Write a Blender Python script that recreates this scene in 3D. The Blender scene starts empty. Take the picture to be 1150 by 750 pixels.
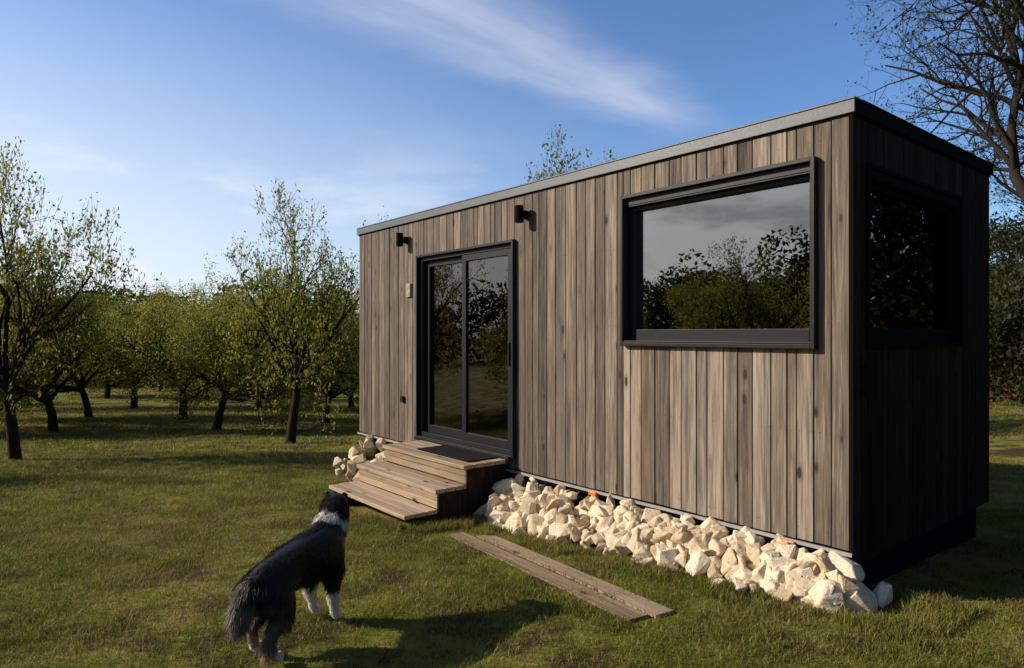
import bpy, bmesh, math, random
import numpy as np
from mathutils import Vector, Matrix, Quaternion
random.seed(7); rng=np.random.default_rng(11)
D=bpy.data; S=bpy.context.scene
def link(o): S.collection.objects.link(o); return o

# ------------------------------------------------------------ terrain function
def gz(x,y):
    x=np.asarray(x,dtype=float); y=np.asarray(y,dtype=float)
    d=y-4.4
    soft=np.log1p(np.exp(np.clip(d*1.6,-40,40)))/1.6
    soft=np.where(d*1.6>39,d,soft)
    soft=44*(1-np.exp(-soft/44.0))
    b=np.clip((x-4)/9.0,0,1); b=b*b*(3-2*b)
    k=0.077*(1-0.6*b)
    z=-k*soft
    z=z+0.012*np.sin(x*1.7+0.6*y)*np.sin(y*1.3-0.4*x)+0.02*np.sin(x*.45+1)*np.sin(y*.38)*np.clip((np.abs(x)+y-6)/6,0,1)
    return z
def gzf(x,y): return float(gz(x,y))

# ------------------------------------------------------------ node helpers
def newmat(name):
    m=D.materials.new(name); m.use_nodes=True
    nt=m.node_tree; nt.nodes.clear()
    out=nt.nodes.new('ShaderNodeOutputMaterial')
    return m,nt,out
def N(nt,t,**kw):
    n=nt.nodes.new(t)
    for k,v in kw.items(): setattr(n,k,v)
    return n
def setin(nt,sock,v):
    if hasattr(v,'is_output') or isinstance(v,bpy.types.NodeSocket): nt.links.new(v,sock)
    else: sock.default_value=v
def M(nt,op,a,b=None,c=None,clamp=False):
    n=N(nt,'ShaderNodeMath',operation=op,use_clamp=clamp)
    setin(nt,n.inputs[0],a)
    if b is not None: setin(nt,n.inputs[1],b)
    if c is not None: setin(nt,n.inputs[2],c)
    return n.outputs[0]
def MR(nt,v,a,b,c=0.0,d=1.0,smooth=True):
    n=N(nt,'ShaderNodeMapRange'); n.interpolation_type='SMOOTHSTEP' if smooth else 'LINEAR'
    setin(nt,n.inputs[0],v)
    for i,x in zip((1,2,3,4),(a,b,c,d)): setin(nt,n.inputs[i],x)
    return n.outputs[0]
def MIX(nt,f,a,b,mode='MIX'):
    n=N(nt,'ShaderNodeMix',data_type='RGBA',blend_type=mode)
    setin(nt,n.inputs[0],f)
    for s,v in ((n.inputs[6],a),(n.inputs[7],b)):
        if isinstance(v,tuple) and len(v)==3: v=v+(1,)
        setin(nt,s,v)
    return n.outputs[2]
def NOISE(nt,vec,scale,detail=4,rough=.55):
    n=N(nt,'ShaderNodeTexNoise'); n.inputs['Scale'].default_value=scale
    n.inputs['Detail'].default_value=detail; n.inputs['Roughness'].default_value=rough
    if vec is not None: nt.links.new(vec,n.inputs['Vector'])
    return n.outputs[0]
def MAP(nt,vec,scale=(1,1,1),rot=(0,0,0),loc=(0,0,0)):
    n=N(nt,'ShaderNodeMapping'); n.inputs['Scale'].default_value=scale
    n.inputs['Rotation'].default_value=rot; n.inputs['Location'].default_value=loc
    nt.links.new(vec,n.inputs['Vector']); return n.outputs[0]
def BUMP(nt,h,strength,dist):
    n=N(nt,'ShaderNodeBump'); n.inputs['Strength'].default_value=strength
    n.inputs['Distance'].default_value=dist; nt.links.new(h,n.inputs['Height']); return n.outputs[0]
def PR(nt,out,col,rough=.6,metal=0.0,normal=None,spec=.5):
    p=N(nt,'ShaderNodeBsdfPrincipled')
    if isinstance(col,tuple) and len(col)==3: col=col+(1,)
    setin(nt,p.inputs['Base Color'],col); setin(nt,p.inputs['Roughness'],rough)
    p.inputs['Metallic'].default_value=metal
    p.inputs['Specular IOR Level'].default_value=spec
    if normal is not None: nt.links.new(normal,p.inputs['Normal'])
    nt.links.new(p.outputs[0],out.inputs[0]); return p
def simple(name,col,rough=.6,metal=0,bs=60,bstr=.1,var=.25,spec=.5):
    m,nt,out=newmat(name); tc=N(nt,'ShaderNodeTexCoord')
    n=NOISE(nt,tc.outputs['Object'],bs,5); n2=NOISE(nt,tc.outputs['Object'],3.1,4)
    f=M(nt,'MULTIPLY_ADD',n2,var*2,1-var)
    c=N(nt,'ShaderNodeVectorMath',operation='SCALE'); c.inputs[0].default_value=col; nt.links.new(f,c.inputs['Scale'])
    PR(nt,out,c.outputs[0],M(nt,'MULTIPLY_ADD',n,.2,rough-.1),metal,BUMP(nt,n,bstr,.004),spec); return m

# ------------------------------------------------------------ materials
def N_sep(nt,vor):
    s=N(nt,'ShaderNodeSeparateColor'); nt.links.new(vor.outputs['Color'],s.inputs[0]); return s.outputs[0]
def wood_mat(name,dark,mid,light,grainamt=.75,gscale=(55,55,2.2),spec=.3):
    m,nt,out=newmat(name); tc=N(nt,'ShaderNodeTexCoord')
    at=N(nt,'ShaderNodeAttribute',attribute_name='tone')
    sep=N(nt,'ShaderNodeSeparateColor'); nt.links.new(at.outputs['Color'],sep.inputs[0])
    tone,rnd,warm=sep.outputs[0],sep.outputs[1],sep.outputs[2]
    off=N(nt,'ShaderNodeCombineXYZ'); k=M(nt,'MULTIPLY',rnd,37.0)
    for i in range(3): nt.links.new(k,off.inputs[i])
    v=N(nt,'ShaderNodeVectorMath',operation='ADD'); nt.links.new(tc.outputs['Object'],v.inputs[0]); nt.links.new(off.outputs[0],v.inputs[1])
    g=MAP(nt,v.outputs[0],gscale)
    kn=N(nt,'ShaderNodeTexVoronoi'); kn.inputs['Scale'].default_value=1.0
    gs=gscale; ax=gs.index(min(gs)); ks=[9,9,9]; ks[ax]=3.4
    nt.links.new(MAP(nt,v.outputs[0],tuple(ks)),kn.inputs['Vector'])
    kd=kn.outputs['Distance']
    fine=NOISE(nt,g,1.0,7,.68)
    broad=NOISE(nt,MAP(nt,v.outputs[0],tuple(s*.16 for s in gs)),1.0,3)
    w=N(nt,'ShaderNodeTexNoise'); w.inputs['Scale'].default_value=1.0; w.inputs['Detail'].default_value=2; w.inputs['Distortion'].default_value=2.5
    nt.links.new(MAP(nt,v.outputs[0],tuple(s*.45 for s in gs)),w.inputs['Vector'])
    t=M(nt,'ADD',M(nt,'MULTIPLY',M(nt,'SUBTRACT',fine,.5),grainamt*1.8),tone)
    t=M(nt,'ADD',t,M(nt,'MULTIPLY',M(nt,'SUBTRACT',broad,.5),.9))
    t=M(nt,'ADD',t,M(nt,'MULTIPLY',M(nt,'SUBTRACT',w.outputs[0],.5),.9),clamp=True)
    r=N(nt,'ShaderNodeValToRGB'); e=r.color_ramp.elements
    e[0].position=0; e[0].color=dark+(1,); e[1].position=1; e[1].color=light+(1,)
    q=e.new(.5); q.color=mid+(1,); nt.links.new(t,r.inputs[0])
    col=MIX(nt,M(nt,'MULTIPLY',warm,.30),r.outputs[0],(0.70,.50,.35),'MULTIPLY')
    hasknot=M(nt,'GREATER_THAN',N_sep(nt,kn),.5)
    halo=M(nt,'MULTIPLY',MR(nt,kd,.12,.34,1,0),hasknot)
    col=MIX(nt,M(nt,'MULTIPLY',halo,.5),col,(.09,.06,.042))
    kmask=M(nt,'MULTIPLY',MR(nt,kd,.10,.17,1,0),hasknot)
    col=MIX(nt,M(nt,'MULTIPLY',kmask,.9),col,(.025,.015,.010))
    h=M(nt,'ADD',fine,M(nt,'MULTIPLY',w.outputs[0],.6))
    PR(nt,out,col,.75,0,BUMP(nt,h,.6,.004),spec); return m

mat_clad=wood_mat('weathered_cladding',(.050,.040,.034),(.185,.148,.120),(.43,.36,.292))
mat_cladshade=wood_mat('shaded_weathered_cladding',(.008,.006,.005),(.024,.018,.014),(.058,.043,.033),.75,(55,55,2.2),.08)  # shade of the end wall and step sides is put into this darker colour
mat_deck=wood_mat('step_timber',(.13,.092,.064),(.37,.275,.19),(.58,.46,.34),.6,(2.2,55,55))
mat_plank=wood_mat('ground_plank_timber',(.08,.056,.036),(.26,.19,.125),(.44,.345,.245),.7,(2.2,55,55))
mat_metal=simple('anthracite_metal',(.011,.0125,.015),.45,0,80,.04,.15,.3)
mat_metalb=simple('black_metal_trim',(.006,.0065,.007),.85,0,80,.04,.15,.06)
mat_fascia=simple('grey_zinc_fascia',(.10,.108,.12),.5,.2,60,.05,.15)
mat_flash=simple('galvanised_flashing',(.45,.45,.44),.45,.4,60,.05,.3)
mat_black=simple('black_underside',(.005,.005,.005),.95,0,60,.1,.2,.1)
mat_rubber=simple('tyre_rubber',(.015,.015,.015),.85,0)
mat_orange=simple('orange_reflector',(.80,.16,.01),.3,0,60,.02,.05)
mat_ply=simple('interior_plywood',(.16,.11,.07),.6,0)
mat_cream=simple('cream_plastic',(.36,.32,.25),.5,0,60,.02,.1)
mat_fabric=simple('linen_fabric',(.30,.26,.21),.9,0,200,.3)

def glass_mat(name,base,fres,tint):
    m,nt,out=newmat(name)
    tr=N(nt,'ShaderNodeBsdfTransparent'); tr.inputs[0].default_value=(tint,tint,tint*.96,1)
    gl=N(nt,'ShaderNodeBsdfGlossy'); gl.inputs['Roughness'].default_value=.008; gl.inputs[0].default_value=(.97,.93,.88,1)
    tc=N(nt,'ShaderNodeTexCoord'); n=NOISE(nt,tc.outputs['Object'],1.3,1)
    b=BUMP(nt,n,.12,.01); nt.links.new(b,gl.inputs['Normal'])
    lw=N(nt,'ShaderNodeLayerWeight'); lw.inputs[0].default_value=.35
    f=M(nt,'MULTIPLY_ADD',lw.outputs['Fresnel'],fres,base,clamp=True)
    mx=N(nt,'ShaderNodeMixShader'); nt.links.new(f,mx.inputs[0]); nt.links.new(tr.outputs[0],mx.inputs[1]); nt.links.new(gl.outputs[0],mx.inputs[2])
    nt.links.new(mx.outputs[0],out.inputs[0]); return m
mat_glass=glass_mat('window_glass',.27,.5,.42)
mat_glassd=glass_mat('door_glass',.11,.30,.40)
mat_glasss=glass_mat('tinted_side_glass',.05,.12,.30)

def stone_mat():
    m,nt,out=newmat('limestone'); tc=N(nt,'ShaderNodeTexCoord')
    a=NOISE(nt,tc.outputs['Object'],9,6,.6); b=NOISE(nt,tc.outputs['Object'],38,6,.65)
    at=N(nt,'ShaderNodeAttribute',attribute_name='tone'); s=N(nt,'ShaderNodeSeparateColor'); nt.links.new(at.outputs['Color'],s.inputs[0])
    t=M(nt,'ADD',M(nt,'MULTIPLY',a,.75),M(nt,'MULTIPLY_ADD',s.outputs[0],.6,-.06),clamp=True)
    r=N(nt,'ShaderNodeValToRGB'); e=r.color_ramp.elements
    e[0].position=.12; e[0].color=(.28,.18,.10,1); e[1].position=.8; e[1].color=(.82,.71,.54,1)
    q=e.new(.42); q.color=(.66,.53,.36,1); nt.links.new(t,r.inputs[0])
    col=MIX(nt,MR(nt,b,.3,.48,.6,0),r.outputs[0],(.27,.18,.105))
    h=M(nt,'ADD',a,M(nt,'MULTIPLY',b,.5)); PR(nt,out,col,.9,0,BUMP(nt,h,.7,.025),.2); return m
mat_stone=stone_mat()

def leaf_mat(name,c1,c2,c3,trans=.45):
    m,nt,out=newmat(name); tc=N(nt,'ShaderNodeTexCoord')
    at=N(nt,'ShaderNodeAttribute',attribute_name='tone'); s=N(nt,'ShaderNodeSeparateColor'); nt.links.new(at.outputs['Color'],s.inputs[0])
    n=NOISE(nt,tc.outputs['Object'],1.1,2); oi=N(nt,'ShaderNodeObjectInfo')
    t=M(nt,'ADD',M(nt,'MULTIPLY',s.outputs[0],.6),M(nt,'MULTIPLY_ADD',n,.8,-.2)); t=M(nt,'ADD',t,M(nt,'MULTIPLY_ADD',oi.outputs['Random'],.5,-.25),clamp=True)
    r=N(nt,'ShaderNodeValToRGB'); e=r.color_ramp.elements
    e[0].position=0; e[0].color=c1+(1,); e[1].position=1; e[1].color=c3+(1,); q=e.new(.5); q.color=c2+(1,)
    nt.links.new(t,r.inputs[0])
    d=N(nt,'ShaderNodeBsdfPrincipled'); nt.links.new(r.outputs[0],d.inputs['Base Color']); d.inputs['Roughness'].default_value=.6; d.inputs['Specular IOR Level'].default_value=.25
    tl=N(nt,'ShaderNodeBsdfTranslucent'); nt.links.new(r.outputs[0],tl.inputs[0])
    mx=N(nt,'ShaderNodeMixShader'); mx.inputs[0].default_value=trans
    nt.links.new(d.outputs[0],mx.inputs[1]); nt.links.new(tl.outputs[0],mx.inputs[2]); nt.links.new(mx.outputs[0],out.inputs[0]); return m
mat_leaf=leaf_mat('spring_leaves',(.10,.13,.020),(.25,.27,.040),(.42,.38,.065),.5)
mat_leafdark=leaf_mat('dark_leaves',(.018,.026,.008),(.045,.052,.015),(.09,.085,.025),.3)
mat_bark=simple('bark',(.030,.024,.019),.95,0,25,.9,.4,.2)

def grass_mat(name,blade):
    m,nt,out=newmat(name); g=N(nt,'ShaderNodeNewGeometry')
    P=g.outputs['Position']
    a=NOISE(nt,P,.55,4,.6); b=NOISE(nt,P,2.6,5,.65); c=NOISE(nt,P,40,5,.7)
    t=M(nt,'ADD',M(nt,'MULTIPLY',a,.9),M(nt,'MULTIPLY_ADD',b,.9,-.31))
    if blade:
        at=N(nt,'ShaderNodeAttribute',attribute_name='tone'); s=N(nt,'ShaderNodeSeparateColor'); nt.links.new(at.outputs['Color'],s.inputs[0])
        t=M(nt,'ADD',t,M(nt,'MULTIPLY_ADD',s.outputs[0],.5,-.25))
    else: t=M(nt,'ADD',t,M(nt,'MULTIPLY_ADD',c,.5,-.25))
    r=N(nt,'ShaderNodeValToRGB'); e=r.color_ramp.elements
    e[0].position=.28; e[0].color=(.095,.118,.018,1); e[1].position=.98; e[1].color=(.42,.31,.16,1)
    q=e.new(.5); q.color=(.180,.200,.030,1); q=e.new(.68); q.color=(.28,.262,.054,1); q=e.new(.82); q.color=(.31,.235,.09,1)
    nt.links.new(t,r.inputs[0]); col=r.outputs[0]
    if blade:
        d=N(nt,'ShaderNodeBsdfPrincipled'); nt.links.new(col,d.inputs['Base Color']); d.inputs['Roughness'].default_value=.5; d.inputs['Specular IOR Level'].default_value=.3
        tl=N(nt,'ShaderNodeBsdfTranslucent'); nt.links.new(col,tl.inputs[0])
        mx=N(nt,'ShaderNodeMixShader'); mx.inputs[0].default_value=.38
        nt.links.new(d.outputs[0],mx.inputs[1]); nt.links.new(tl.outputs[0],mx.inputs[2]); nt.links.new(mx.outputs[0],out.inputs[0])
    else:
        soil=MIX(nt,MR(nt,NOISE(nt,P,1.7,6,.7),.46,.58),col,(.085,.055,.03))
        PR(nt,out,soil,.95,0,BUMP(nt,M(nt,'ADD',c,b),.8,.04),.1)
    return m
mat_ground=grass_mat('lawn_soil',False); mat_blade=grass_mat('grass_blades',True)

# ------------------------------------------------------------ mesh helpers
def np_mesh(name,V,F,mat,tone=None,smooth=False,mats=None,midx=None):
    me=D.meshes.new(name); V=np.asarray(V,dtype=np.float32)
    if not isinstance(F,list): F=[F]
    F=[np.asarray(f,dtype=np.int32) for f in F if len(f)]
    tot=np.concatenate([np.full(len(f),f.shape[1],dtype=np.int32) for f in F])
    idx=np.concatenate([f.ravel() for f in F])
    me.vertices.add(len(V)); me.vertices.foreach_set('co',V.ravel())
    me.loops.add(len(idx)); me.loops.foreach_set('vertex_index',idx)
    me.polygons.add(len(tot)); st=np.zeros(len(tot),dtype=np.int32); st[1:]=np.cumsum(tot)[:-1]
    me.polygons.foreach_set('loop_start',st); me.polygons.foreach_set('loop_total',tot)
    if smooth: me.polygons.foreach_set('use_smooth',np.ones(len(tot),dtype=bool))
    for m in (mats or [mat]): me.materials.append(m)
    if midx is not None: me.polygons.foreach_set('material_index',np.asarray(midx,dtype=np.int32))
    me.update(calc_edges=True)
    if tone is not None:
        a=me.color_attributes.new('tone','FLOAT_COLOR','POINT')
        t=np.ones((len(V),4),dtype=np.float32); t[:,:tone.shape[1]]=tone; a.data.foreach_set('color',t.ravel())
    me.validate(); return me

class MB:
    def __init__(s): s.v=[];s.f=[];s.t=[]
    def box(s,a,b,tone=None,R=None,c=None):
        x0,y0,z0=[min(p,q) for p,q in zip(a,b)]; x1,y1,z1=[max(p,q) for p,q in zip(a,b)]
        i=len(s.v); P=[(x0,y0,z0),(x1,y0,z0),(x1,y1,z0),(x0,y1,z0),(x0,y0,z1),(x1,y0,z1),(x1,y1,z1),(x0,y1,z1)]
        if R is not None: P=[tuple(R@Vector(p)+Vector(c)) for p in P]
        s.v+=P; s.f+=[tuple(i+j for j in q) for q in ((0,3,2,1),(4,5,6,7),(0,1,5,4),(1,2,6,5),(2,3,7,6),(3,0,4,7))]
        if tone is None: tone=(random.random(),random.random(),random.random())
        s.t+=[tone]*8
    def cyl(s,c,axis,r,h,n=20,r2=None):
        r2=r if r2 is None else r2
        ax=Vector(axis).normalized(); u=ax.orthogonal().normalized(); w=ax.cross(u); i=len(s.v); c=Vector(c)
        for k,rr in ((0,r),(1,r2)):
            for j in range(n):
                a=2*math.pi*j/n; s.v.append(tuple(c+ax*(h*(k-.5))+u*math.cos(a)*rr+w*math.sin(a)*rr))
        for j in range(n): s.f.append((i+j,i+(j+1)%n,i+n+(j+1)%n,i+n+j))
        s.f.append(tuple(i+j for j in reversed(range(n)))); s.f.append(tuple(i+n+j for j in range(n)))
        t=(random.random(),)*3; s.t+=[t]*(2*n)
    def obj(s,name,mat,parent=None,bevel=0,matrix=None):
        me=D.meshes.new(name); me.from_pydata(s.v,[],s.f); me.materials.append(mat)
        a=me.color_attributes.new('tone','FLOAT_COLOR','POINT')
        for i,t in enumerate(s.t): a.data[i].color=(t[0],t[1],t[2],1)
        o=link(D.objects.new(name,me))
        if parent: o.parent=parent
        if matrix is not None: o.matrix_world=matrix
        if bevel:
            b=o.modifiers.new('bevel','BEVEL'); b.width=bevel; b.segments=2; b.limit_method='ANGLE'
        return o

# ------------------------------------------------------------ house frame
CX,CY=2.202,4.34; ANG=math.atan2(.774,-.633)
HM=Matrix.Translation((CX,CY,0))@Matrix.Rotation(ANG,4,'Z')
E=np.array([math.cos(ANG),math.sin(ANG)]); NN=np.array([-math.sin(ANG),math.cos(ANG)])
def L2W(t,o): return CX+t*E[0]+o*NN[0], CY+t*E[1]+o*NN[1]
def W2L(x,y): dx=x-CX; dy=y-CY; return dx*E[0]+dy*E[1], dx*NN[0]+dy*NN[1]
Lh,Wd=6.99,2.73; Z0,Z1=.275,3.19
house=link(D.objects.new('tiny_house',None)); house.matrix_world=HM
WIN=(.24,1.93,1.595,2.855); DOOR=(3.42,5.32,.40,2.645); SW=(.20,1.95,1.595,2.80)

w=MB()
def wall_x(mb,y0,y1,x0,x1,z0,z1,holes):
    holes=sorted(holes); x=x0
    for (a,b,c,d) in holes:
        if a>x: mb.box((x,y0,z0),(a,y1,z1))
        if c>z0: mb.box((a,y0,z0),(b,y1,c))
        if d<z1: mb.box((a,y0,d),(b,y1,z1))
        x=b
    if x<x1: mb.box((x,y0,z0),(x1,y1,z1))
wall_x(w,-.025,-.12,.03,Lh-.03,Z0,Z1-.1,[WIN,DOOR])
w.box((.03,-Wd+.03,Z0),(Lh-.03,-Wd+.12,Z1-.1))
w.box((Lh-.12,-.12,Z0),(Lh-.03,-Wd+.12,Z1-.1))
def wall_y(mb,x0,x1,y0,y1,z0,z1,h):
    a,b,c,d=h
    mb.box((x0,-y0,z0),(x1,-a,z1)); mb.box((x0,-b,z0),(x1,-y1,z1)); mb.box((x0,-a,z0),(x1,-b,c)); mb.box((x0,-a,d),(x1,-b,z1))
wall_y(w,.03,.12,.12,Wd-.12,Z0,Z1-.1,SW)
w.obj('wall_panels',mat_black,house)
w=MB(); w.box((.12,-.12,Z0+.04),(Lh-.12,-Wd+.12,Z0+.12)); w.box((.12,-.121,3.0),(Lh-.12,-Wd+.121,3.03))
w.box((.13,-Wd+.15,Z0+.12),(Lh-.13,-Wd+.13,3.0)); w.box((3.1,-1.6,Z0+.12),(3.14,-Wd+.16,3.0))
w.obj('interior_lining',mat_ply,house)
w=MB(); w.box((-.005,.005,Z1-.10),(Lh+.005,-Wd-.005,Z1-.03)); w.obj('roof_deck',mat_metalb,house)
w=MB(); w.box((-.02,.022,Z1-.085),(Lh+.02,.0065,Z1)); w.obj('front_fascia',mat_fascia,house,.004)
w=MB(); w.box((-.024,.028,Z1+.001),(Lh+.02,-.09,Z1+.014)); w.obj('roof_coping',mat_fascia,house,.003)
w=MB(); w.box((-.0065,.004,Z1-.085),(-.022,-Wd-.02,Z1)); w.box((-.028,-.091,Z1+.001),(.05,-Wd-.02,Z1+.014)); w.obj('side_fascia',mat_metalb,house,.003)
w=MB(); w.box((1.0,-.16,Z1),(1.95,-1.1,Z1+.055)); w.box((1.03,-.19,Z1+.056),(1.92,-1.07,Z1+.075)); w.obj('rooflight',mat_metal,house,.005)
w=MB(); w.box((4.3,-.3,Z1),(6.1,-1.4,Z1+.03)); w.obj('solar_panel',mat_metal,house,.005)

def board_runs(L,forced):
    xs=[0.0]; forced=sorted(forced)+[L]
    for f in forced:
        while True:
            d=random.choice([.145,.145,.12,.12,.095,.07])
            if xs[-1]+d<f-.05: xs.append(xs[-1]+d)
            else: xs.append(f); break
    return [(a,b) for a,b in zip(xs,xs[1:]) if b-a>.01]
def tone_at(t):
    base=.34+.20*math.exp(-t/1.8)+(.08 if t>5.3 else 0)
    return min(1,max(0,random.gauss(base,.125)))
cl=MB(); ZB=Z0; ZT=Z1-.1
for a,b in board_runs(Lh-.035,[WIN[0],WIN[1],DOOR[0],DOOR[1]]):
    a+=.02; b+=.02
    a2,b2=a+.0045,b-.0045
    d=random.uniform(-.002,.003); wm=max(0,random.gauss(.4,.3))
    mid=(a+b)/2-.02; segs=[(ZB,ZT)]
    for h in (WIN,DOOR):
        if h[0]<mid<h[1]: segs=[(ZB,h[2]-.005),(h[3]+.005,ZT)]
    for z0,z1 in segs:
        if z1-z0>.02: cl.box((a2,-.022,z0+random.uniform(-.003,.003)),(b2,d,z1),(tone_at(a)+(.08 if z1<1.7 else 0),random.random(),wm))
cl.obj('front_cladding',mat_clad,house,.003)
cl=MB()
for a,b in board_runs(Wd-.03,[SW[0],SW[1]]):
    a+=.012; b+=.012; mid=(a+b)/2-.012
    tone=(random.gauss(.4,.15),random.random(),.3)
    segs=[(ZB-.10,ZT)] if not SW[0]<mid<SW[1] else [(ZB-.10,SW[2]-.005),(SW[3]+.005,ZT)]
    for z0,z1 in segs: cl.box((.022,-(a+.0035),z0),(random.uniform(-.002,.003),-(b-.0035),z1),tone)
cl.obj('side_cladding',mat_cladshade,house,.003)
cl=MB()
for a,b in board_runs(Wd-.03,[]): cl.box((Lh-.025,-(a+.014),ZB),(Lh,-(b+.006),ZT),(.4,random.random(),.3))
for a,b in board_runs(Lh-.05,[]): cl.box((a+.02,-Wd+.025,ZB),(b+.014,-Wd,ZT),(.4,random.random(),.3))
cl.obj('rear_cladding',mat_clad,house)
cl=MB(); cl.box((-.004,.004,ZB-.01),(.018,-.012,ZT+.01)); cl.obj('corner_trim',mat_metalb,house,.002)
sc=MB()
for z in (.36,1.02,1.75,2.42,2.98):
    x=.09
    while x<6.9:
        ok=not any(h[0]-.03<x<h[1]+.03 and h[2]-.03<z<h[3]+.03 for h in (WIN,DOOR))
        if ok: sc.cyl((x,.0035,z+random.uniform(-.006,.006)),(0,1,0),.0026,.003,6)
        x+=random.choice([.06,.07,.06,.08])
sc.obj('cladding_screws',mat_fascia,house)

def ring(mb,x0,x1,z0,z1,y0,y1,t,tb=None,tt=None):
    tb=t if tb is None else tb; tt=t if tt is None else tt
    mb.box((x0,y0,z0),(x0+t,y1,z1)); mb.box((x1-t,y0,z0),(x1,y1,z1))
    mb.box((x0+t,y0,z0),(x1-t,y1,z0+tb)); mb.box((x0+t,y0,z1-tt),(x1-t,y1,z1))
def sidify(mb):
    mb.v=[(-p[1],-p[0],p[2]) for p in mb.v]; return mb
def window(h,pref,side):
    x0,x1,z0,z1=h; pr=.02 if side else .055; ms=mat_metalb if side else mat_metal
    m=MB(); ring(m,x0-.012,x1+.012,z0-.012,z1+.012,pr,-.12,.030)
    g=MB()
    ring(g,x0+.019,x1-.019,z0+.019,z1-.019,-.04,-.13,.05,.10,.10)
    g.box((x0+.02,-.039,z0+.02),(x1-.02,pr-.01,z0+.032))
    g.box((x0+.02,.01,z1-.075),(x1-.02,-.038,z1-.02))
    g.box((x0+.02,.008,z1-.088),(x1-.02,-.006,z1-.076))
    gl=MB(); gl.box((x0+.068,-.085,z0+.115),(x1-.068,-.091,z1-.115))
    for mb in (m,g,gl):
        if side: sidify(mb)
    m.obj(pref+'_surround',ms,house,.003); g.obj(pref+'_frame',ms,house,.003)
    gl.obj(pref+'_glass',mat_glasss if side else mat_glass,house)
window(WIN,'front_window',False); window(SW,'side_window',True)

x0,x1,z0,z1=DOOR
m=MB(); ring(m,x0-.012,x1+.012,z0-.012,z1+.012,.05,-.12,.03); m.obj('door_surround',mat_metal,house,.003)
m=MB(); ring(m,x0+.019,x1-.019,z0+.019,z1-.019,.0,-.125,.045)
xm=(x0+x1)/2
ring(m,xm-.05,x1-.065,z0+.066,z1-.066,-.06,-.11,.075,.09,.07)
ring(m,x0+.065,xm+.03,z0+.066,z1-.066,-.008,-.056,.075,.09,.07)
m.box((x0+.10,.012,1.35),(x0+.12,-.006,1.60)); m.box((x0+.02,.09,z0-.03),(x1-.02,.02,z0+.012))
m.obj('door_frames',mat_metal,house,.003)
m=MB(); m.box((xm+.024,-.082,z0+.155),(x1-.139,-.088,z1-.135)); m.box((x0+.139,-.03,z0+.155),(xm-.044,-.036,z1-.135)); m.obj('door_glass',mat_glassd,house)
vs=[];fs=[];n=60
for i in range(n+1):
    x=xm+.35+.5*i/n; y=-.22+.025*math.sin(i*.85)
    vs+=[(x,y,z0+.12),(x,y,z1-.06)]
for i in range(n): fs.append((2*i,2*i+2,2*i+3,2*i+1))
me=D.meshes.new('curtain'); me.from_pydata(vs,[],fs); me.materials.append(mat_fabric); o=link(D.objects.new('curtain',me)); o.parent=house
m=MB(); m.box((.4,-.9,.78),(2.0,-2.3,.95)); m.box((.4,-.9,.4),(2.0,-2.3,.77)); m.box((.5,-2.0,.96),(.9,-1.2,1.08)); m.obj('bed',mat_fabric,house,.03)

def walllamp(t,z):
    m=MB(); m.cyl((t,.02,z),(0,1,0),.045,.04,20); m.box((t-.02,.03,z-.015),(t+.02,.07,z+.015))
    m.cyl((t,.105,z),(0,0,1),.045,.17,24); m.obj('wall_lamp',mat_metalb,house,.003)
walllamp(5.63,2.885); walllamp(3.235,2.885)
m=MB(); m.box((5.50,.004,2.15),(5.60,.03,2.32)); m.box((5.515,.031,2.25),(5.585,.034,2.30)); m.box((5.515,.031,2.17),(5.585,.034,2.22)); m.obj('key_box',mat_cream,house,.004)
m=MB(); m.box((5.68,.004,.80),(5.75,.035,.88)); m.obj('outdoor_socket',mat_metal,house,.004)
m=MB(); m.box((Lh+.01,-.15,.45),(Lh+.16,-.6,.75)); m.obj('utility_box',mat_fascia,house,.006)
m=MB(); m.cyl((-.03,-.11,1.38),(0,0,1),.008,.22,10); m.box((-.04,-.12,1.46),(0,-.10,1.48)); m.box((-.04,-.12,1.29),(0,-.10,1.31)); m.obj('side_latch',mat_metalb,house)
m=MB(); m.box((.0,.02,Z0-.032),(Lh,.008,Z0-.008)); m.obj('base_flashing',mat_flash,house)
m=MB(); m.box((.03,-.005,Z0-.06),(Lh-.02,-Wd+.02,Z0-.006))
for y in (-.35,-2.3): m.box((.1,y,.02),(Lh-.1,y-.08,Z0-.061))
for t in (.15,6.7): m.box((t,-.15,-.6),(t+.1,-.25,Z0-.061)); m.box((t,-2.4,-.6),(t+.1,-2.5,Z0-.061))
m.box((.05,-.3,-.5),(.08,-Wd+.2,Z0-.061))
m.obj('chassis',mat_black,house)
m=MB()
for t in (2.9,3.75):
    for y in (-.25,-2.45): m.cyl((t,y,.05),(0,1,0),.33,.2,32)
m.obj('wheels',mat_rubber,house,.02)
m=MB()
for t in (2.28,.42): m.box((t-.045,.024,Z0-.05),(t+.045,.05,Z0-.018))
m.obj('side_marker_reflectors',mat_orange,house,.005)

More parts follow.
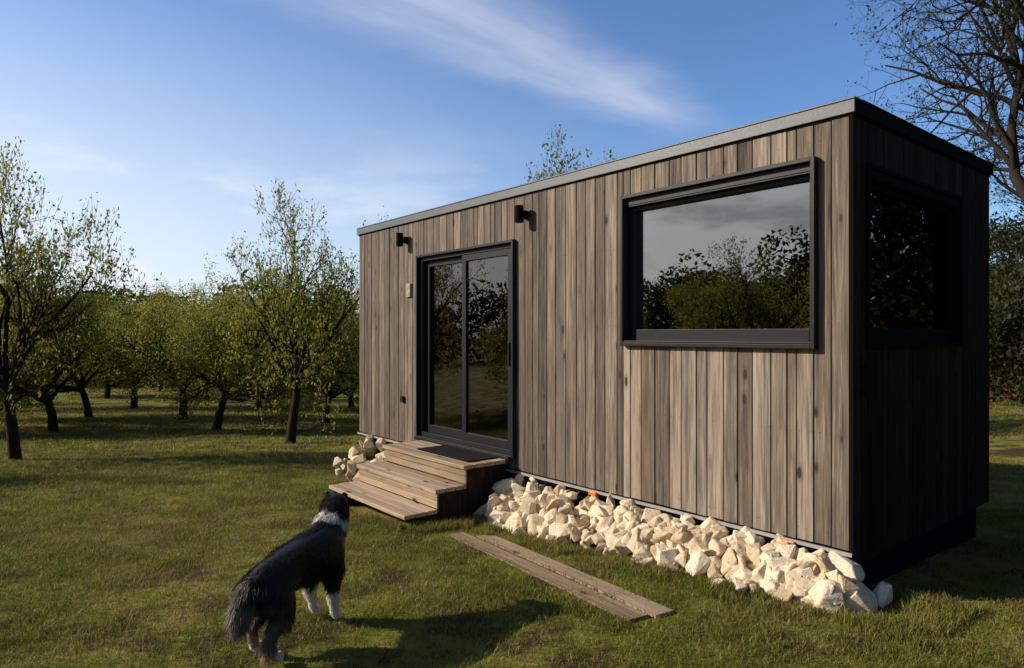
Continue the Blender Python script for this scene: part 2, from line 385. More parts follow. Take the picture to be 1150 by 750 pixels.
# ------------------------------------------------------------ wooden steps
st=link(D.objects.new('wooden_steps',None)); st.matrix_world=HM
a,b=3.46,5.12
m=MB()
def tread(z,o0,o1,nb):
    wd=(o1-o0)/nb
    for i in range(nb):
        m.box((a+random.uniform(-.004,.004),o0+i*wd+.004,z-.04),(b+random.uniform(-.004,.004),o0+(i+1)*wd-.004,z+random.uniform(-.002,.002)),(random.uniform(.45,.8),random.random(),random.uniform(.1,.6)))
tread(.385,.095,.63,4); tread(.195,.60,.96,3); tread(0.005,.93,1.30,3)
def riser(z0,z1,o):
    m.box((a+.01,o-.02,z0),(b-.01,o,z1),(random.uniform(.3,.6),random.random(),.4))
riser(.20,.27,.60); riser(.275,.342,.60); riser(.01,.08,.935); riser(.085,.152,.935)
m.obj('treads_and_risers',mat_deck,st,.004)
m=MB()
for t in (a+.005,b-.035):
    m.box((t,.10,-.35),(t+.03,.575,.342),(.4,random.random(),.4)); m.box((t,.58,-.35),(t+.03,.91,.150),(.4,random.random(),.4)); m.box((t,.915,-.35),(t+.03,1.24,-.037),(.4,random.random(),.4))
m.obj('side_panels',mat_cladshade,st,.003)
m=MB()
x=3.58
while x<4.55: m.box((x,.12,.388),(x+.012,.50,.402)); x+=.03
y=.12
while y<.5: m.box((3.57,y,.389),(4.56,y+.01,.400)); y+=.04
m.obj('door_mat',mat_rubber,st)

# ------------------------------------------------------------ planks on the grass
pl=link(D.objects.new('ground_planks',None))
def plank(p,q,wid,name):
    (t0,o0),(t1,o1)=p,q; X0,Y0=L2W(t0,o0); X1,Y1=L2W(t1,o1)
    z0_,z1_=gzf(X0,Y0)+.008,gzf(X1,Y1)+.002
    d=Vector((X1-X0,Y1-Y0,z1_-z0_)); L=d.length; d.normalize(); s=Vector((0,0,1)).cross(d).normalized(); u=d.cross(s)
    R=Matrix((d,s,u)).transposed(); m=MB()
    m.box((0,-wid/2,-.02),(L,wid/2,.012),(random.uniform(.55,.8),random.random(),random.uniform(.2,.6)))
    o=m.obj(name,mat_plank,pl,.004); o.matrix_world=Matrix.Translation((X0,Y0,z0_))@R.to_4x4()
plank((.58,1.18),(2.85,.84),.15,'plank_a'); plank((.64,1.35),(3.05,1.01),.15,'plank_b')

# ------------------------------------------------------------ stone border
V=[];F=[];T=[]
def rock(x,y,z,r,tone):
    n=random.randint(10,15); bm=bmesh.new()
    sx,sy,sz=[r*random.uniform(.75,1.35) for _ in range(3)]; sz*=.8
    q=Quaternion((random.gauss(0,1),random.gauss(0,1),random.gauss(0,1),random.gauss(0,1))).normalized()
    for _ in range(n):
        p=Vector([random.gauss(0,1) for _ in range(3)]).normalized()
        mx=max(abs(c) for c in p); p=p*(1+.5*(1/mx-1))
        p=Vector((p.x*sx,p.y*sy,p.z*sz)); bm.verts.new(q@p)
    res=bmesh.ops.convex_hull(bm,input=bm.verts)
    bmesh.ops.delete(bm,geom=[g for g in res['geom_interior'] if isinstance(g,bmesh.types.BMVert)],context='VERTS')
    bmesh.ops.bevel(bm,geom=bm.edges[:],offset=r*.05,segments=1,affect='EDGES')
    bm.verts.index_update(); i=len(V)
    for v in bm.verts: V.append((v.co.x+x,v.co.y+y,v.co.z+z)); T.append((tone,random.random(),.5))
    for f in bm.faces: F.append([i+v.index for v in f.verts])
    bm.free()
def omax(t): return .35+.05*max(0,min(t,3.3))
def pileH(o,g,t): return max(.0,(Z0-.01-g))*max(0,1-(o/(omax(t)+.08))**2.2)
for k in range(460):
    t=random.uniform(-.02,3.36); o=random.uniform(.0,omax(t))*random.uniform(.85,1); x,y=L2W(t,o); g=gzf(x,y)
    r=random.choice([.045,.055,.07,.08,.095,.105]); H=pileH(o,g,t)
    z=g+max(.02,(H-r*.75)*random.uniform(.35,1.0)); rock(x,y,z,r,random.random())
for k in range(22):
    t=random.uniform(.0,3.3); o=omax(t)+random.uniform(-.02,.09); x,y=L2W(t,o); rock(x,y,gzf(x,y)+.025,random.uniform(.035,.07),random.random())
for k in range(60):
    t=random.uniform(5.2,6.9); o=random.uniform(.0,.45); x,y=L2W(t,o); g=gzf(x,y)
    rock(x,y,g+max(.03,pileH(o,g,t)*random.uniform(.3,.95)),random.uniform(.06,.1),random.random())
for (t,o,r) in ((-.10,.14,.11),(-.16,-.06,.075)):
    x,y=L2W(t,o); rock(x,y,gzf(x,y)+r*.6,r,.7)
me=D.meshes.new('stone_border'); me.from_pydata(V,[],F); me.materials.append(mat_stone)
at=me.color_attributes.new('tone','FLOAT_COLOR','POINT')
for i,t in enumerate(T): at.data[i].color=(t[0],t[1],t[2],1)
link(D.objects.new('stone_border',me))

# ------------------------------------------------------------ ground
def axis(lo,hi,step,far,grow=1.13):
    c=list(np.arange(lo,hi+1e-6,step)); s=step; x=hi
    while x<far: s*=grow; x+=s; c.append(x)
    s=step; x=lo
    while x>-far: s*=grow; x-=s; c.insert(0,x)
    return np.array(c)
gx=axis(-10,10,.2,900); gy=axis(0,16,.2,900)
X,Y=np.meshgrid(gx,gy); Zg=gz(X,Y); V_=np.stack([X.ravel(),Y.ravel(),Zg.ravel()],1)
nx,ny=len(gx),len(gy); I=np.arange(nx*ny).reshape(ny,nx)
Fq=np.stack([I[:-1,:-1].ravel(),I[:-1,1:].ravel(),I[1:,1:].ravel(),I[1:,:-1].ravel()],1)
link(D.objects.new('ground',np_mesh('ground',V_,Fq,mat_ground,smooth=True)))

def clump(x,y):
    return (np.sin(x*3.1+1.3*np.sin(y*2.3))*np.sin(y*2.7+1.7*np.sin(x*1.9))+.6*np.sin(x*8.3+y*5.1)*np.sin(y*7.7-x*3.3))/1.6
def grass_pts(n,x0,x1,y0,y1,wedge=True):
    x=rng.uniform(x0,x1,n); y=rng.uniform(y0,y1,n)
    if wedge: k=(np.abs(x)<.86*y+1.2); x,y=x[k],y[k]
    t,o=W2L(x,y)
    inside=(t>.0)&(t<Lh)&(o<.0)&(o>-Wd)
    steps=(t>a)&(t<b)&(o>-.1)&(o<1.25)
    plk=(t>.6)&(t<3.0)&(np.abs(np.abs(o-(1.26-.145*(t-.6)))-.086)<.075)
    edge=rng.random(len(x))<.14
    k=~inside&~steps&(~plk|edge)&~((t>-.1)&(t<3.4)&(o<.30)&(o>-.1))
    c=clump(x,y); k&=rng.random(len(x))<(.72+.5*c)
    return x[k],y[k]
def blades(x,y,h,wd,segs=2,lean=.6):
    n=len(x); z=gz(x,y)-.004; ang=rng.uniform(0,2*np.pi,n); la=rng.uniform(0,2*np.pi,n); ln=rng.random(n)*lean*h
    dx,dy=np.cos(ang)*wd/2,np.sin(ang)*wd/2; lx,ly=np.cos(la)*ln,np.sin(la)*ln
    if segs==2:
        P=np.stack([np.stack([x-dx,y-dy,z],1),np.stack([x+dx,y+dy,z],1),
            np.stack([x-dx*.8+lx*.35,y-dy*.8+ly*.35,z+h*.6],1),np.stack([x+dx*.8+lx*.35,y+dy*.8+ly*.35,z+h*.6],1),
            np.stack([x+lx,y+ly,z+h],1)],1).reshape(-1,3)
        i=np.arange(n)[:,None]*5; q=i+np.array([[0,1,3,2]]); t=i+np.array([[2,3,4]]); Fs=[q,t]; k=5
    else:
        P=np.stack([np.stack([x-dx,y-dy,z],1),np.stack([x+dx,y+dy,z],1),np.stack([x+lx,y+ly,z+h],1)],1).reshape(-1,3)
        i=np.arange(n)[:,None]*3; Fs=[i+np.array([[0,1,2]])]; k=3
    tn=np.repeat(rng.random((n,3)),k,axis=0); return P,Fs,tn
def cat(parts):
    Vs=[];Fs=[];Ts=[];off=0
    for P,F_,t in parts:
        Vs.append(P); Fs+= [f+off for f in F_]; Ts.append(t); off+=len(P)
    return np.concatenate(Vs),Fs,np.concatenate(Ts)
parts=[]
x,y=grass_pts(560000,-6.5,6.5,1.7,7.2); c=clump(x,y); parts.append(blades(x,y,(.018+.02*rng.random(len(x))+.014*np.clip(c,0,1)),.0042,2,1.3))
x,y=grass_pts(260000,-11,8,7.2,13); parts.append(blades(x,y,.03+.03*rng.random(len(x)),.008,1,1.2))
x,y=grass_pts(220000,-26,22,13,30); parts.append(blades(x,y,.04+.05*rng.random(len(x)),.018,1,1.1))
def tuft(n,t0,t1,o0,o1,h0,h1,rel=False):
    t=rng.uniform(t0,t1,n); o=rng.uniform(o0,o1,n)
    if rel: o=o+.36+.05*np.clip(t,0,3.3)
    X,Y=L2W(t,o); m_=clump(X*1.7,Y*1.7)>-.25; X,Y=X[m_],Y[m_]
    parts.append(blades(X,Y,rng.uniform(h0,h1,len(X)),.005,2,.9))
tuft(10000,0,3.3,.06,.34,.03,.085,True); tuft(2500,3.2,3.46,.1,1.3,.04,.1); tuft(3000,3.4,5.2,1.24,1.4,.03,.08); tuft(2500,.6,2.8,1.43,1.6,.03,.06)
tuft(3500,-.6,-.1,-.4,.5,.04,.09)
Vg,Fg,Tg=cat(parts)
link(D.objects.new('grass',np_mesh('grass',Vg,Fg,mat_blade,Tg)))

# ------------------------------------------------------------ trees
def tube(Vl,Fl,pts,rad,sides):
    base=len(Vl); n=len(pts)
    for i in range(n):
        d=(pts[min(i+1,n-1)]-pts[max(i-1,0)]).normalized(); u=d.cross(Vector((.31,.95,.1))); 
        if u.length<1e-3: u=d.orthogonal()
        u.normalize(); w_=d.cross(u)
        for j in range(sides):
            a_=2*math.pi*j/sides; Vl.append(tuple(pts[i]+(u*math.cos(a_)+w_*math.sin(a_))*rad[i]))
    for i in range(n-1):
        for j in range(sides):
            j2=(j+1)%sides; Fl.append((base+i*sides+j,base+i*sides+j2,base+(i+1)*sides+j2,base+(i+1)*sides+j))
def make_tree(name,seed,trunk,r0,counts,lens,leafn,leafsize,leafspread,up,mleaf,gn=.18,angles=(50,48,45,45,40),lean=0,leaflev=None):
    R=random.Random(seed); Vl=[];Fl=[];LP=[]; ML=len(counts)
    def grow(p,d,L,r,lev):
        n=[6,6,5,4,3,3][lev]; pts=[p.copy()]; rad=[r]; step=L/n; dd=d.copy(); g_=gn*(.5 if lev==0 else 1)
        for i in range(n):
            dd=(dd+Vector((R.gauss(0,g_),R.gauss(0,g_),R.gauss(0,g_)+up[lev]))).normalized()
            p=p+dd*step; pts.append(p.copy()); rad.append(max(.003,r*(1-(.45 if lev==0 else .75)*(i+1)/n)))
        if lev==0: rad[0]*=1.35
        tube(Vl,Fl,pts,rad,[9,7,5,4,3,3][lev])
        if lev>=(leaflev if leaflev is not None else ML-1):
            for i in range(1,len(pts)): LP.append((pts[i],lev))
        if lev<ML:
            for k in range(counts[lev]):
                f=R.uniform(.70 if lev==0 else .22,1.0)
                if lev==0 and k==0: f=.99
                i=min(int(f*n),n-1); q=pts[i].lerp(pts[i+1],min(1,f*n-i))
                dloc=(pts[i+1]-pts[i]).normalized(); an=math.radians(angles[lev]+R.gauss(0,12))
                if lev==0 and k==0: an*=.3
                az=2*math.pi*(k/counts[lev])+R.uniform(-.6,.6)
                u=dloc.orthogonal().normalized(); u=Quaternion(dloc,az)@u
                nd=(dloc*math.cos(an)+u*math.sin(an)).normalized()
                grow(q,nd,lens[lev]*R.uniform(.65,1.2)*(1-.35*(f if lev>0 else 0)),rad[i]*(.62 if lev>0 else .66),lev+1)
    grow(Vector((0,0,-.15)),Vector((lean,R.uniform(-.06,.06),1)).normalized(),trunk,r0,0)
    nb=len(Vl); nbf=len(Fl)
    rr=np.random.default_rng(seed)
    pts=np.array([tuple(p) for p,_ in LP]); idx=rr.integers(0,len(pts),leafn)
    c=pts[idx]+rr.normal(0,leafspread,(leafn,3))
    A=rr.normal(0,1,(leafn,3)); A/=np.linalg.norm(A,axis=1)[:,None]; B=rr.normal(0,1,(leafn,3)); B-=A*(A*B).sum(1)[:,None]; B/=np.linalg.norm(B,axis=1)[:,None]
    s=leafsize*rr.uniform(.6,1.3,(leafn,1)); 
    Q=np.stack([c-A*s,c+B*s*.5,c+A*s,c-B*s*.5],1).reshape(-1,3)
    Vt=np.concatenate([np.array(Vl),Q]); Fb=np.array(Fl); Flf=nb+np.arange(leafn)[:,None]*4+np.arange(4)[None,:]
    tone=np.zeros((len(Vt),3)); tone[nb:]=np.repeat(rr.random((leafn,3)),4,axis=0)
    mi=np.concatenate([np.zeros(nbf),np.ones(leafn)])
    print(name,'height',Vt[:,2].max(),'rad',np.abs(Vt[:,:2]).max())
    return np_mesh(name,Vt,[Fb,Flf],None,tone,mats=[mat_bark,mleaf],midx=mi)
apple=[]
for i,sd in enumerate((3,14,25,38)):
    apple.append(make_tree('apple_tree_mesh',sd,1.2,.13,(8,7,6,4),(2.0,1.2,.75,.45),(27000,10500,26000,21000)[i],.034,(.09,.05,.10,.09)[i],(.0,.03,.06,.12,.16),mat_leaf,.12,(54,49,47,42),lean=random.uniform(-.10,.10)))
def place(name,me,x,y,s=1,rz=0,sz=None):
    o=link(D.objects.new(name,me)); o.location=(x,y,gzf(x,y)); o.scale=(s,s,sz or s); o.rotation_euler=(0,0,rz); return o
P_=lambda u,Y: ((u-575)/755*Y)
trees=[(18,11.8,.84,1,1.78),(325,14.6,.92,1,1.6),(60,17.5,1.0,0,1.05),(243,18.5,1.05,2,1.05),(205,22,1.15,3,1.12),(100,23,1.1,2,1.08),(366,21,.95,0,1.1),
 (150,28,1.2,3,1.1),(30,28,1.2,0,1.15),(290,27,1.15,0,1.1),(-20,20,1.1,2,1.15),(395,28,1.1,2,1.1),(232,34,1.3,1,1.2),(120,36,1.3,3,1.15),(330,36,1.3,3,1.15),(60,38,1.3,2,1.15),(180,43,1.4,0,1.2),(270,44,1.4,2,1.2),
 (652,15.5,1.1,0,1.50),(470,30,1.1,0,1.1),(-150,17,1.05,3,1.1),(-110,30,1.1,2,1.1)]
for k,(u,Yd,s,mi,sz) in enumerate(trees):
    place('apple_tree',apple[mi],P_(u,Yd),Yd,s,k*2.13+.4,s*sz)
for k,(x,y) in enumerate(((-10.6,3.2),(-13.5,7.6),(-17,-1),(-24,3),(-25,10),(-33,8),(-24,-8),(-34,0),(-42,12),(-16,-9))):
    place('apple_tree',apple[(k+1)%4],x,y,1.05,k*1.7,1.1)

big=make_tree('bare_tree_mesh',77,4.5,.42,(7,7,6,5,3),(7.5,4.0,2.3,1.2,.6),11000,.045,.08,(.0,.05,.05,.06,.08,.08),mat_leafdark,.2,(38,45,48,45,42))
place('bare_tree',big,P_(1190,16.5),16.5,1.0,2.4,1.12)
place('bare_tree',big,P_(1330,25),25,1.15,.6,1.1)
dense=make_tree('shrub_tree_mesh',91,1.1,.12,(7,7,6,4),(1.9,1.3,.9,.5),18000,.06,.14,(.05,.04,.05,.06,.06),mat_leafdark,.2,(45,50,50,45))
for k,(u,Yd,s) in enumerate(((1165,21,1.1),(1128,25,1.2),(1215,19,1.15),(1100,31,1.4),(1180,31,1.5),(1270,24,1.4),(1350,20,1.4))):
    place('woodland_tree',dense,P_(u,Yd),Yd,s,k*1.3,s*1.25)

def woodland(name,crowns,per,size):
    r=np.random.default_rng(5); Vs=[]
    for (x,y,rad,h) in crowns:
        g=gzf(x,y)
        nb=max(3,int(rad*2)); cs=np.stack([x+r.normal(0,rad*.45,nb),y+r.normal(0,rad*.45,nb),g+h*r.uniform(.35,.9,nb)],1)
        rs=rad*r.uniform(.3,.6,nb); k=r.integers(0,nb,per); d=r.normal(0,1,(per,3)); d/=np.linalg.norm(d,axis=1)[:,None]
        c=cs[k]+d*(rs[k]*r.uniform(.5,1.15,per)**.6)[:,None]; low=r.random(per)<.3; c[low,2]=g+r.uniform(0,h*.45,low.sum())
        A=r.normal(0,1,(per,3)); A/=np.linalg.norm(A,axis=1)[:,None]; B=np.cross(A,r.normal(0,1,(per,3))); B/=np.linalg.norm(B,axis=1)[:,None]
        s=size*r.uniform(.5,1.4,(per,1))
        Vs.append(np.stack([c-A*s,c+B*s*.6,c+A*s,c-B*s*.6],1).reshape(-1,3))
    V=np.concatenate(Vs); n=len(V)//4; Fq=np.arange(n*4).reshape(n,4)
    link(D.objects.new(name,np_mesh(name,V,Fq,mat_leafdark,np.repeat(r.random((n,3)),4,axis=0))))
cr=[]
for i in range(150):
    an=math.radians(i*2.4+random.uniform(-1,1)); d=random.uniform(62,85); h=random.uniform(6,9)+ (2 if random.random()<.2 else 0)
    cr.append((math.sin(an)*d,math.cos(an)*d,random.uniform(2.5,4.5),h))
for i in range(34):
    cr.append((-52+i*1.7+random.uniform(-.6,.6),52+random.uniform(-2,3),random.uniform(2.2,3.4),random.uniform(5.0,7.2)))
woodland('distant_trees',cr,1400,.27)
cr=[(-40,-9,5,9.5),(-43,-14,5,9),(-38,-5,4,7),(-45,-2,4,6),(-36,-18,5,8.5),(-30,-24,5,8.5),(-24,-30,5,8),(-50,2,4,6)]
cr+=[(20,15,4,9),(23,11,4,10),(24,6,4,9),(26,1,4,9),(26,16,4,11),(30,8,5,12),(19,20,3.5,8),(24,-5,5,10),(20,-11,5,9)]
woodland('hedgerow_trees',cr,9000,.16)

n=9000; lx=rng.normal(0,1.6,n); ly=rng.normal(0,1.0,n); cx,cy=P_(1142,23),23
px_,py_=cx+lx,cy+ly; pz=gz(px_,py_)+.9*np.exp(-(lx/2.2)**2-(ly/1.4)**2)+rng.uniform(0,.08,n)
A=rng.normal(0,1,(n,3)); A[:,2]*=.4; A/=np.linalg.norm(A,axis=1)[:,None]; B=np.cross(A,rng.normal(0,1,(n,3))); B/=np.linalg.norm(B,axis=1)[:,None]
c=np.stack([px_,py_,pz],1); s=.09; Q=np.stack([c-A*s,c+B*s*.6,c+A*s,c-B*s*.6],1).reshape(-1,3)
mat_litter=leaf_mat('dead_leaves',(.06,.025,.012),(.14,.055,.025),(.25,.10,.04),.2)
link(D.objects.new('leaf_pile',np_mesh('leaf_pile',Q,np.arange(n*4).reshape(n,4),mat_litter,np.repeat(rng.random((n,3)),4,axis=0))))

# ------------------------------------------------------------ dog
f=np.array([.295,.955]); l=np.array([-.955,.295]); O=np.array([-1.265,3.49])
J=[];ED=[];RD=[]
def j(a_,b_,z,r,p=None):
    J.append((a_,b_,z)); RD.append(r if isinstance(r,tuple) else (r,r)); i=len(J)-1
    if p is not None: ED.append((p,i))
    return i
pel=j(.0,0,.435,.105); sp=j(.15,0,.435,.110,pel); sp2=j(.30,0,.428,.125,sp); ch=j(.44,0,.42,.142,sp2)
wi=j(.555,0,.470,.130,ch); nk=j(.62,.008,.535,.102,wi); nk2=j(.655,.018,.585,.090,nk); hd=j(.695,.035,.625,.092,nk2); fr=j(.745,.062,.625,.072,hd)
mz=j(.80,.100,.600,.040,fr); ns=j(.855,.138,.587,.028,mz)
for sgn in (1,-1):
    off=.05 if sgn>0 else -.02
    h=j(-.01,.068*sgn,.37,.083,pel); k=j(.075+off,.085*sgn,.265,.054,h); hk=j(-.075+off,.083*sgn,.155,.027,k); ps=j(-.045+off,.083*sgn,.045,.024,hk); j(.02+off,.083*sgn,.026,(.03,.024),ps)
    off=0 if sgn>0 else -.03
    s_=j(.51,.074*sgn,.34,.070,ch); el=j(.49+off*.5,.084*sgn,.245,.044,s_); wr=j(.52+off,.082*sgn,.12,.028,el); ps=j(.53+off,.082*sgn,.04,.025,wr); j(.58+off,.082*sgn,.024,(.03,.023),ps)
t1=j(-.09,.01,.44,.042,pel); t2=j(-.14,.035,.37,.038,t1); t3=j(-.16,.055,.28,.040,t2); t4=j(-.15,.065,.21,.018,t3)
def dw(a_,b_,z):
    xy=O+f*a_+l*b_; return (xy[0],xy[1],z)
me=D.meshes.new('dog_skin'); me.from_pydata([dw(*p) for p in J],ED,[])
tmp=link(D.objects.new('dog_tmp',me)); sk=tmp.modifiers.new('s','SKIN'); sk.use_smooth_shade=True
for i,v in enumerate(me.skin_vertices[0].data): v.radius=RD[i]; v.use_root=(i==0)
ss=tmp.modifiers.new('ss','SUBSURF'); ss.levels=2; ss.render_levels=2
bpy.context.view_layer.update(); dg=bpy.context.evaluated_depsgraph_get()
bme=D.meshes.new_from_object(tmp.evaluated_get(dg)); D.objects.remove(tmp)
nv=len(bme.vertices); co=np.zeros(nv*3,dtype=np.float32); bme.vertices.foreach_get('co',co); co=co.reshape(-1,3)
print('dog verts',nv,co.min(0),co.max(0))
def dlocal(P):
    d=P[:,:2]-O; return d@f,d@l,P[:,2]
def dogcol(P):
    a_,b_,z=dlocal(P); n=len(P)
    C=np.tile(np.array([.013,.010,.009]),(n,1))
    nz=.012*np.sin(a_*90)+.012*np.sin(z*110+b_*60)
    def put(m_,c): C[m_]=c
    put((a_<.0)&(z<.34+nz)&(z>.15),(.085,.064,.048))
    put((a_<-.10)&(z<.37+nz),(.13,.105,.083))
    put((a_<.2)&(z<.14+nz),(.32,.20,.11)); put((a_<.2)&(z<.080+nz),(.66,.62,.56))
    put((a_>.4)&(a_<.66)&(z<.20+nz),(.70,.66,.60))
    put((a_>.545)&(a_<.75)&(z<.46+nz),(.66,.62,.56))
    ax_=(a_-.61)*.62+(z-.565)*.785
    put((ax_>-.034+nz*.6)&(ax_<.016+nz*.6)&(z>.45)&(a_<.76)&(np.abs(b_-.012)>.004),(.70,.66,.60))
    put((a_>.775)&(z<.615),(.55,.5,.45)); put(a_>.852,(.01,.01,.01))
    return C
def addcol(me_,C):
    at_=me_.color_attributes.new('fur','FLOAT_COLOR','POINT'); q=np.ones((len(C),4),dtype=np.float32); q[:,:3]=C; at_.data.foreach_set('color',q.ravel())
m_,nt,out=newmat('dog_fur'); at_=N(nt,'ShaderNodeAttribute',attribute_name='fur'); PR(nt,out,at_.outputs['Color'],.5,0,None,.35); mat_fur=m_
addcol(bme,dogcol(co)); bme.materials.clear(); bme.materials.append(mat_fur)
dog=link(D.objects.new('dog',None)); dog.location=(-1.2,3.7,0)
bo=link(D.objects.new('body',bme)); bo.parent=dog; bo.matrix_parent_inverse=Matrix.Translation((1.2,-3.7,0))
bme.calc_loop_triangles(); nt_=len(bme.loop_triangles); tri=np.zeros(nt_*3,dtype=np.int32); bme.loop_triangles.foreach_get('vertices',tri); tri=tri.reshape(-1,3)
A0,A1,A2=co[tri[:,0]],co[tri[:,1]],co[tri[:,2]]; cr_=np.cross(A1-A0,A2-A0); ar=np.linalg.norm(cr_,axis=1); nr=cr_/np.maximum(ar,1e-9)[:,None]
NF=130000; ti=rng.choice(nt_,NF,p=ar/ar.sum()); u_=rng.random((NF,1)); v_=rng.random((NF,1)); fl=(u_+v_>1).ravel(); u_[fl]=1-u_[fl]; v_[fl]=1-v_[fl]
P0=A0[ti]+(A1-A0)[ti]*u_+(A2-A0)[ti]*v_; Nn=nr[ti]; a_,b_,z_=dlocal(P0)
F3=np.array([f[0],f[1],0]); 
flow=np.tile(-F3*.9+np.array([0,0,-.55]),(NF,1)); legs=z_<.24; flow[legs]=np.array([0,0,-1.0])-F3*.25
wave=np.stack([np.sin(P0[:,0]*31+P0[:,2]*23),np.sin(P0[:,1]*29+P0[:,2]*17),np.sin(P0[:,0]*37-P0[:,1]*21)],1)*.22
dirn=flow+Nn*.38+rng.normal(0,.10,(NF,3))+wave; tail=(a_<-.08)&(z_<.45); dirn[tail]=(Nn*.6+np.array([0,0,-1]))[tail]+rng.normal(0,.18,(tail.sum(),3))
dirn/=np.linalg.norm(dirn,axis=1)[:,None]
Ln=np.full(NF,.038); Ln[tail]=.075; br=(a_<.03)&(z_>.2)&(z_<.4); Ln[br]=.058; Ln[(a_>.5)&(a_<.68)&(z_>.25)]=.048; Ln[(z_<.2)&(a_>-.1)]=.014; Ln[(a_>.43)&(a_<.50)&(z_<.3)&(z_>.13)]=.03
Ln[(z_>.60)]=.018; Ln[(a_>.1)&(a_<.5)&(z_<.37)&(z_>.27)]=.045; Ln[z_<.05]=.005; Ln[a_>.775]=.004; Ln*=rng.uniform(.6,1.2,NF)
side=np.cross(dirn,Nn+rng.normal(0,.3,(NF,3))); side/=np.maximum(np.linalg.norm(side,axis=1),1e-6)[:,None]
wdt=.0013; mid=P0+dirn*(Ln*.55)[:,None]; tip=P0+dirn*Ln[:,None]+np.array([0,0,-1])*(Ln*.25)[:,None]
base=P0-Nn*.003
FV=np.stack([base-side*wdt,base+side*wdt,mid+side*wdt*.8,mid-side*wdt*.8,tip],1).reshape(-1,3)
FV[:,2]=np.maximum(FV[:,2],.0)
i5=np.arange(NF)[:,None]*5; fme=np_mesh('coat',FV,[i5+np.array([[0,1,2,3]]),i5+np.array([[3,2,4]])],mat_fur)
fc=dogcol(P0+rng.normal(0,.006,P0.shape))*rng.uniform(.6,1.5,(NF,1)); addcol(fme,np.repeat(fc,5,axis=0))
fo=link(D.objects.new('coat',fme)); fo.parent=dog; fo.matrix_parent_inverse=Matrix.Translation((1.2,-3.7,0))
def ear(sg):
    q=lambda da,db,z:(.69+da,.035+db,z-.025)
    vs=[q(-.015,.030*sg,.715),q(.035,.058*sg,.700),q(.0,.080*sg,.755),q(.02,.118*sg,.690),q(.015,.038*sg,.728)]
    me=D.meshes.new('ear'); me.from_pydata([dw(*p) for p in vs],[],[(0,2,4),(4,2,1),(2,3,1),(0,3,2),(0,4,1),(0,1,3)]); me.materials.append(mat_fur)
    addcol(me,np.tile(np.array([.014,.012,.011]),(5,1))); o=link(D.objects.new('ear',me)); o.parent=dog; o.matrix_parent_inverse=Matrix.Translation((1.2,-3.7,0))
    sd=o.modifiers.new('s','SUBSURF'); sd.levels=1; sd.render_levels=1
ear(1); ear(-1)
mat_eye=simple('dog_eye',(.02,.01,.005),.15,0,60,0,.05)
for nm,p,r in (('eye',(.768,.118,.643),.011),('eye',(.812,.052,.643),.011),('nose',(.874,.150,.589),.015)):
    bm=bmesh.new(); bmesh.ops.create_uvsphere(bm,u_segments=12,v_segments=8,radius=r); me=D.meshes.new(nm); bm.to_mesh(me); bm.free(); me.materials.append(mat_eye)
    o=link(D.objects.new(nm,me)); o.parent=dog; o.matrix_world=Matrix.Translation(dw(*p))

# ------------------------------------------------------------ light & sky
EL=math.radians(27); SD=Vector((-math.cos(EL),0,math.sin(EL)))
ld=D.lights.new('sun','SUN'); ld.energy=5.0; ld.angle=math.radians(.5); ld.color=(1,.87,.69)
so=link(D.objects.new('sun',ld)); so.rotation_euler=(-SD).to_track_quat('-Z','Y').to_euler(); so.location=(-20,0,20)
W=D.worlds.new('World'); S.world=W; W.use_nodes=True; nt=W.node_tree; nt.nodes.clear()
out=N(nt,'ShaderNodeOutputWorld'); bg=N(nt,'ShaderNodeBackground'); nt.links.new(bg.outputs[0],out.inputs[0])
sky=N(nt,'ShaderNodeTexSky'); sky.sky_type='NISHITA'; sky.sun_disc=False; sky.sun_elevation=EL; sky.sun_rotation=math.radians(-90); sky.air_density=1.0; sky.dust_density=.5; sky.ozone_density=1.5
tc=N(nt,'ShaderNodeTexCoord'); sp_=N(nt,'ShaderNodeSeparateXYZ'); nt.links.new(tc.outputs['Generated'],sp_.inputs[0])
dx,dy,dz=sp_.outputs; zc=M(nt,'MAXIMUM',dz,.03)
px=M(nt,'DIVIDE',dx,zc); py=M(nt,'DIVIDE',dy,zc)
cv=N(nt,'ShaderNodeCombineXYZ'); nt.links.new(px,cv.inputs[0]); nt.links.new(py,cv.inputs[1])
ux,uy=.691,.723
al=M(nt,'ADD',M(nt,'MULTIPLY',M(nt,'SUBTRACT',px,-.33),ux),M(nt,'MULTIPLY',M(nt,'SUBTRACT',py,2.01),uy))
pe=M(nt,'ADD',M(nt,'MULTIPLY',M(nt,'SUBTRACT',px,-.33),-uy),M(nt,'MULTIPLY',M(nt,'SUBTRACT',py,2.01),ux))
cc=N(nt,'ShaderNodeCombineXYZ'); nt.links.new(M(nt,'MULTIPLY',al,1.3),cc.inputs[0]); nt.links.new(M(nt,'MULTIPLY',pe,5.0),cc.inputs[1])
n1=NOISE(nt,cc.outputs[0],1.0,6,.55); n2=NOISE(nt,cv.outputs[0],1.7,5,.6)
width=MR(nt,al,-1.6,1.9,.55,.26,False)
pd=M(nt,'ABSOLUTE',M(nt,'ADD',pe,M(nt,'MULTIPLY',M(nt,'SUBTRACT',n2,.5),.40)))
core=MR(nt,M(nt,'DIVIDE',pd,width),.0,1.1,1,0)
endf=MR(nt,al,1.2,2.1,1,0)
cir=M(nt,'MULTIPLY',M(nt,'MULTIPLY',core,endf),MR(nt,n1,.2,.8,.4,1.0)); cir=M(nt,'MULTIPLY',cir,.60)
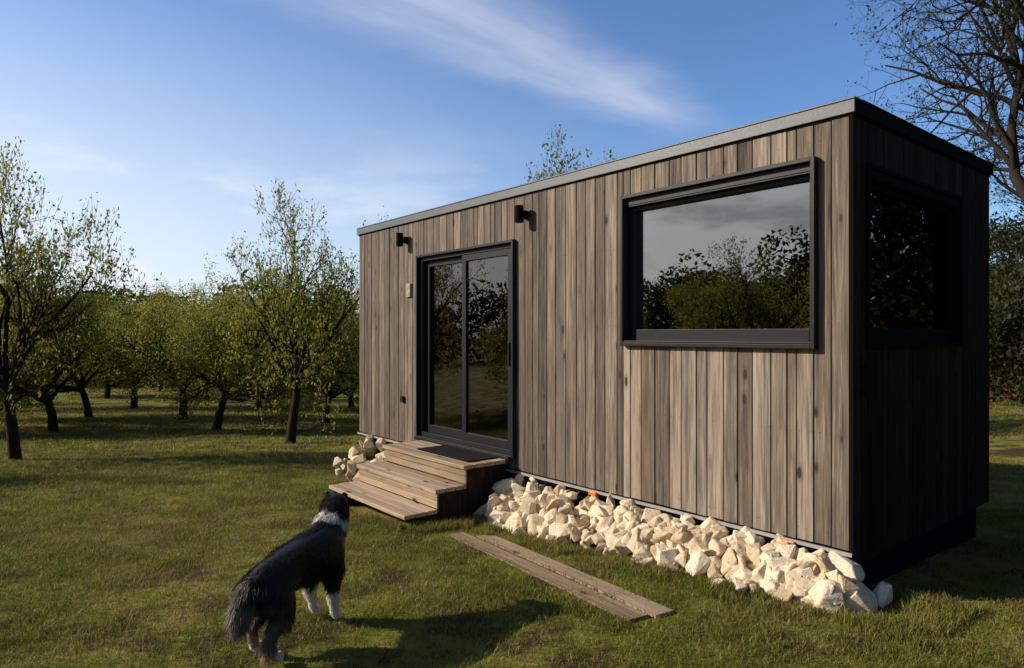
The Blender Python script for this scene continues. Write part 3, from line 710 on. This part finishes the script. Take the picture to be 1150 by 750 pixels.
ds=N(nt,'ShaderNodeCombineXYZ'); nt.links.new(dx,ds.inputs[0]); nt.links.new(dy,ds.inputs[1]); nt.links.new(M(nt,'MULTIPLY',dz,3.2),ds.inputs[2])
n3=NOISE(nt,ds.outputs[0],3.4,7,.58)
west=MR(nt,dx,-.95,.40,1,0)
lowm=MR(nt,dz,.10,.34,1,0)
cum=M(nt,'MULTIPLY',M(nt,'MULTIPLY',MR(nt,n3,.50,.68),lowm),M(nt,'MULTIPLY_ADD',west,.75,.15))
westn=MR(nt,dx,-.75,-.97,0,1)
cum2=M(nt,'MULTIPLY',M(nt,'MULTIPLY',MR(nt,n3,.40,.60),MR(nt,dz,.28,.6,1,0)),westn)
haze=M(nt,'MULTIPLY',M(nt,'MULTIPLY',MR(nt,dz,-.02,.52,1,0),west),1.2)
cl_=M(nt,'MAXIMUM',cum,cum2,clamp=True)
skyc=MIX(nt,1.0,sky.outputs[0],(.84,1.12,1.50),'MULTIPLY')
fill_dim=M(nt,'MULTIPLY',MR(nt,dz,.5,.95,1,.5),MR(nt,dy,-.5,.25,.45,1))  # dimming added overhead and behind the camera to cut sky fill on shaded ground
dp=N(nt,'ShaderNodeVectorMath',operation='SCALE'); nt.links.new(skyc,dp.inputs[0]); nt.links.new(fill_dim,dp.inputs['Scale']); skyc=dp.outputs[0]
hz=MIX(nt,M(nt,'MINIMUM',haze,1.0),skyc,(7.8,8.3,8.8))
c1=MIX(nt,cl_,hz,(8.8,8.9,9.2)); shade=MIX(nt,MR(nt,n3,.46,.62,0,.75),c1,(3.0,3.3,4.0)); c1=MIX(nt,westn,c1,shade)
c2=MIX(nt,cir,c1,(6.6,6.9,8.1))
nt.links.new(c2,bg.inputs[0]); bg.inputs[1].default_value=.112

# ------------------------------------------------------------ camera
cd=D.cameras.new('camera'); cd.sensor_width=36; cd.lens=23.63; cd.clip_end=3000; cd.clip_start=.05
co_=link(D.objects.new('camera',cd)); co_.location=(0,0,1.68); co_.rotation_euler=(math.radians(90),0,0); S.camera=co_
S.view_settings.view_transform='Standard'; S.view_settings.look='None'; S.view_settings.exposure=0
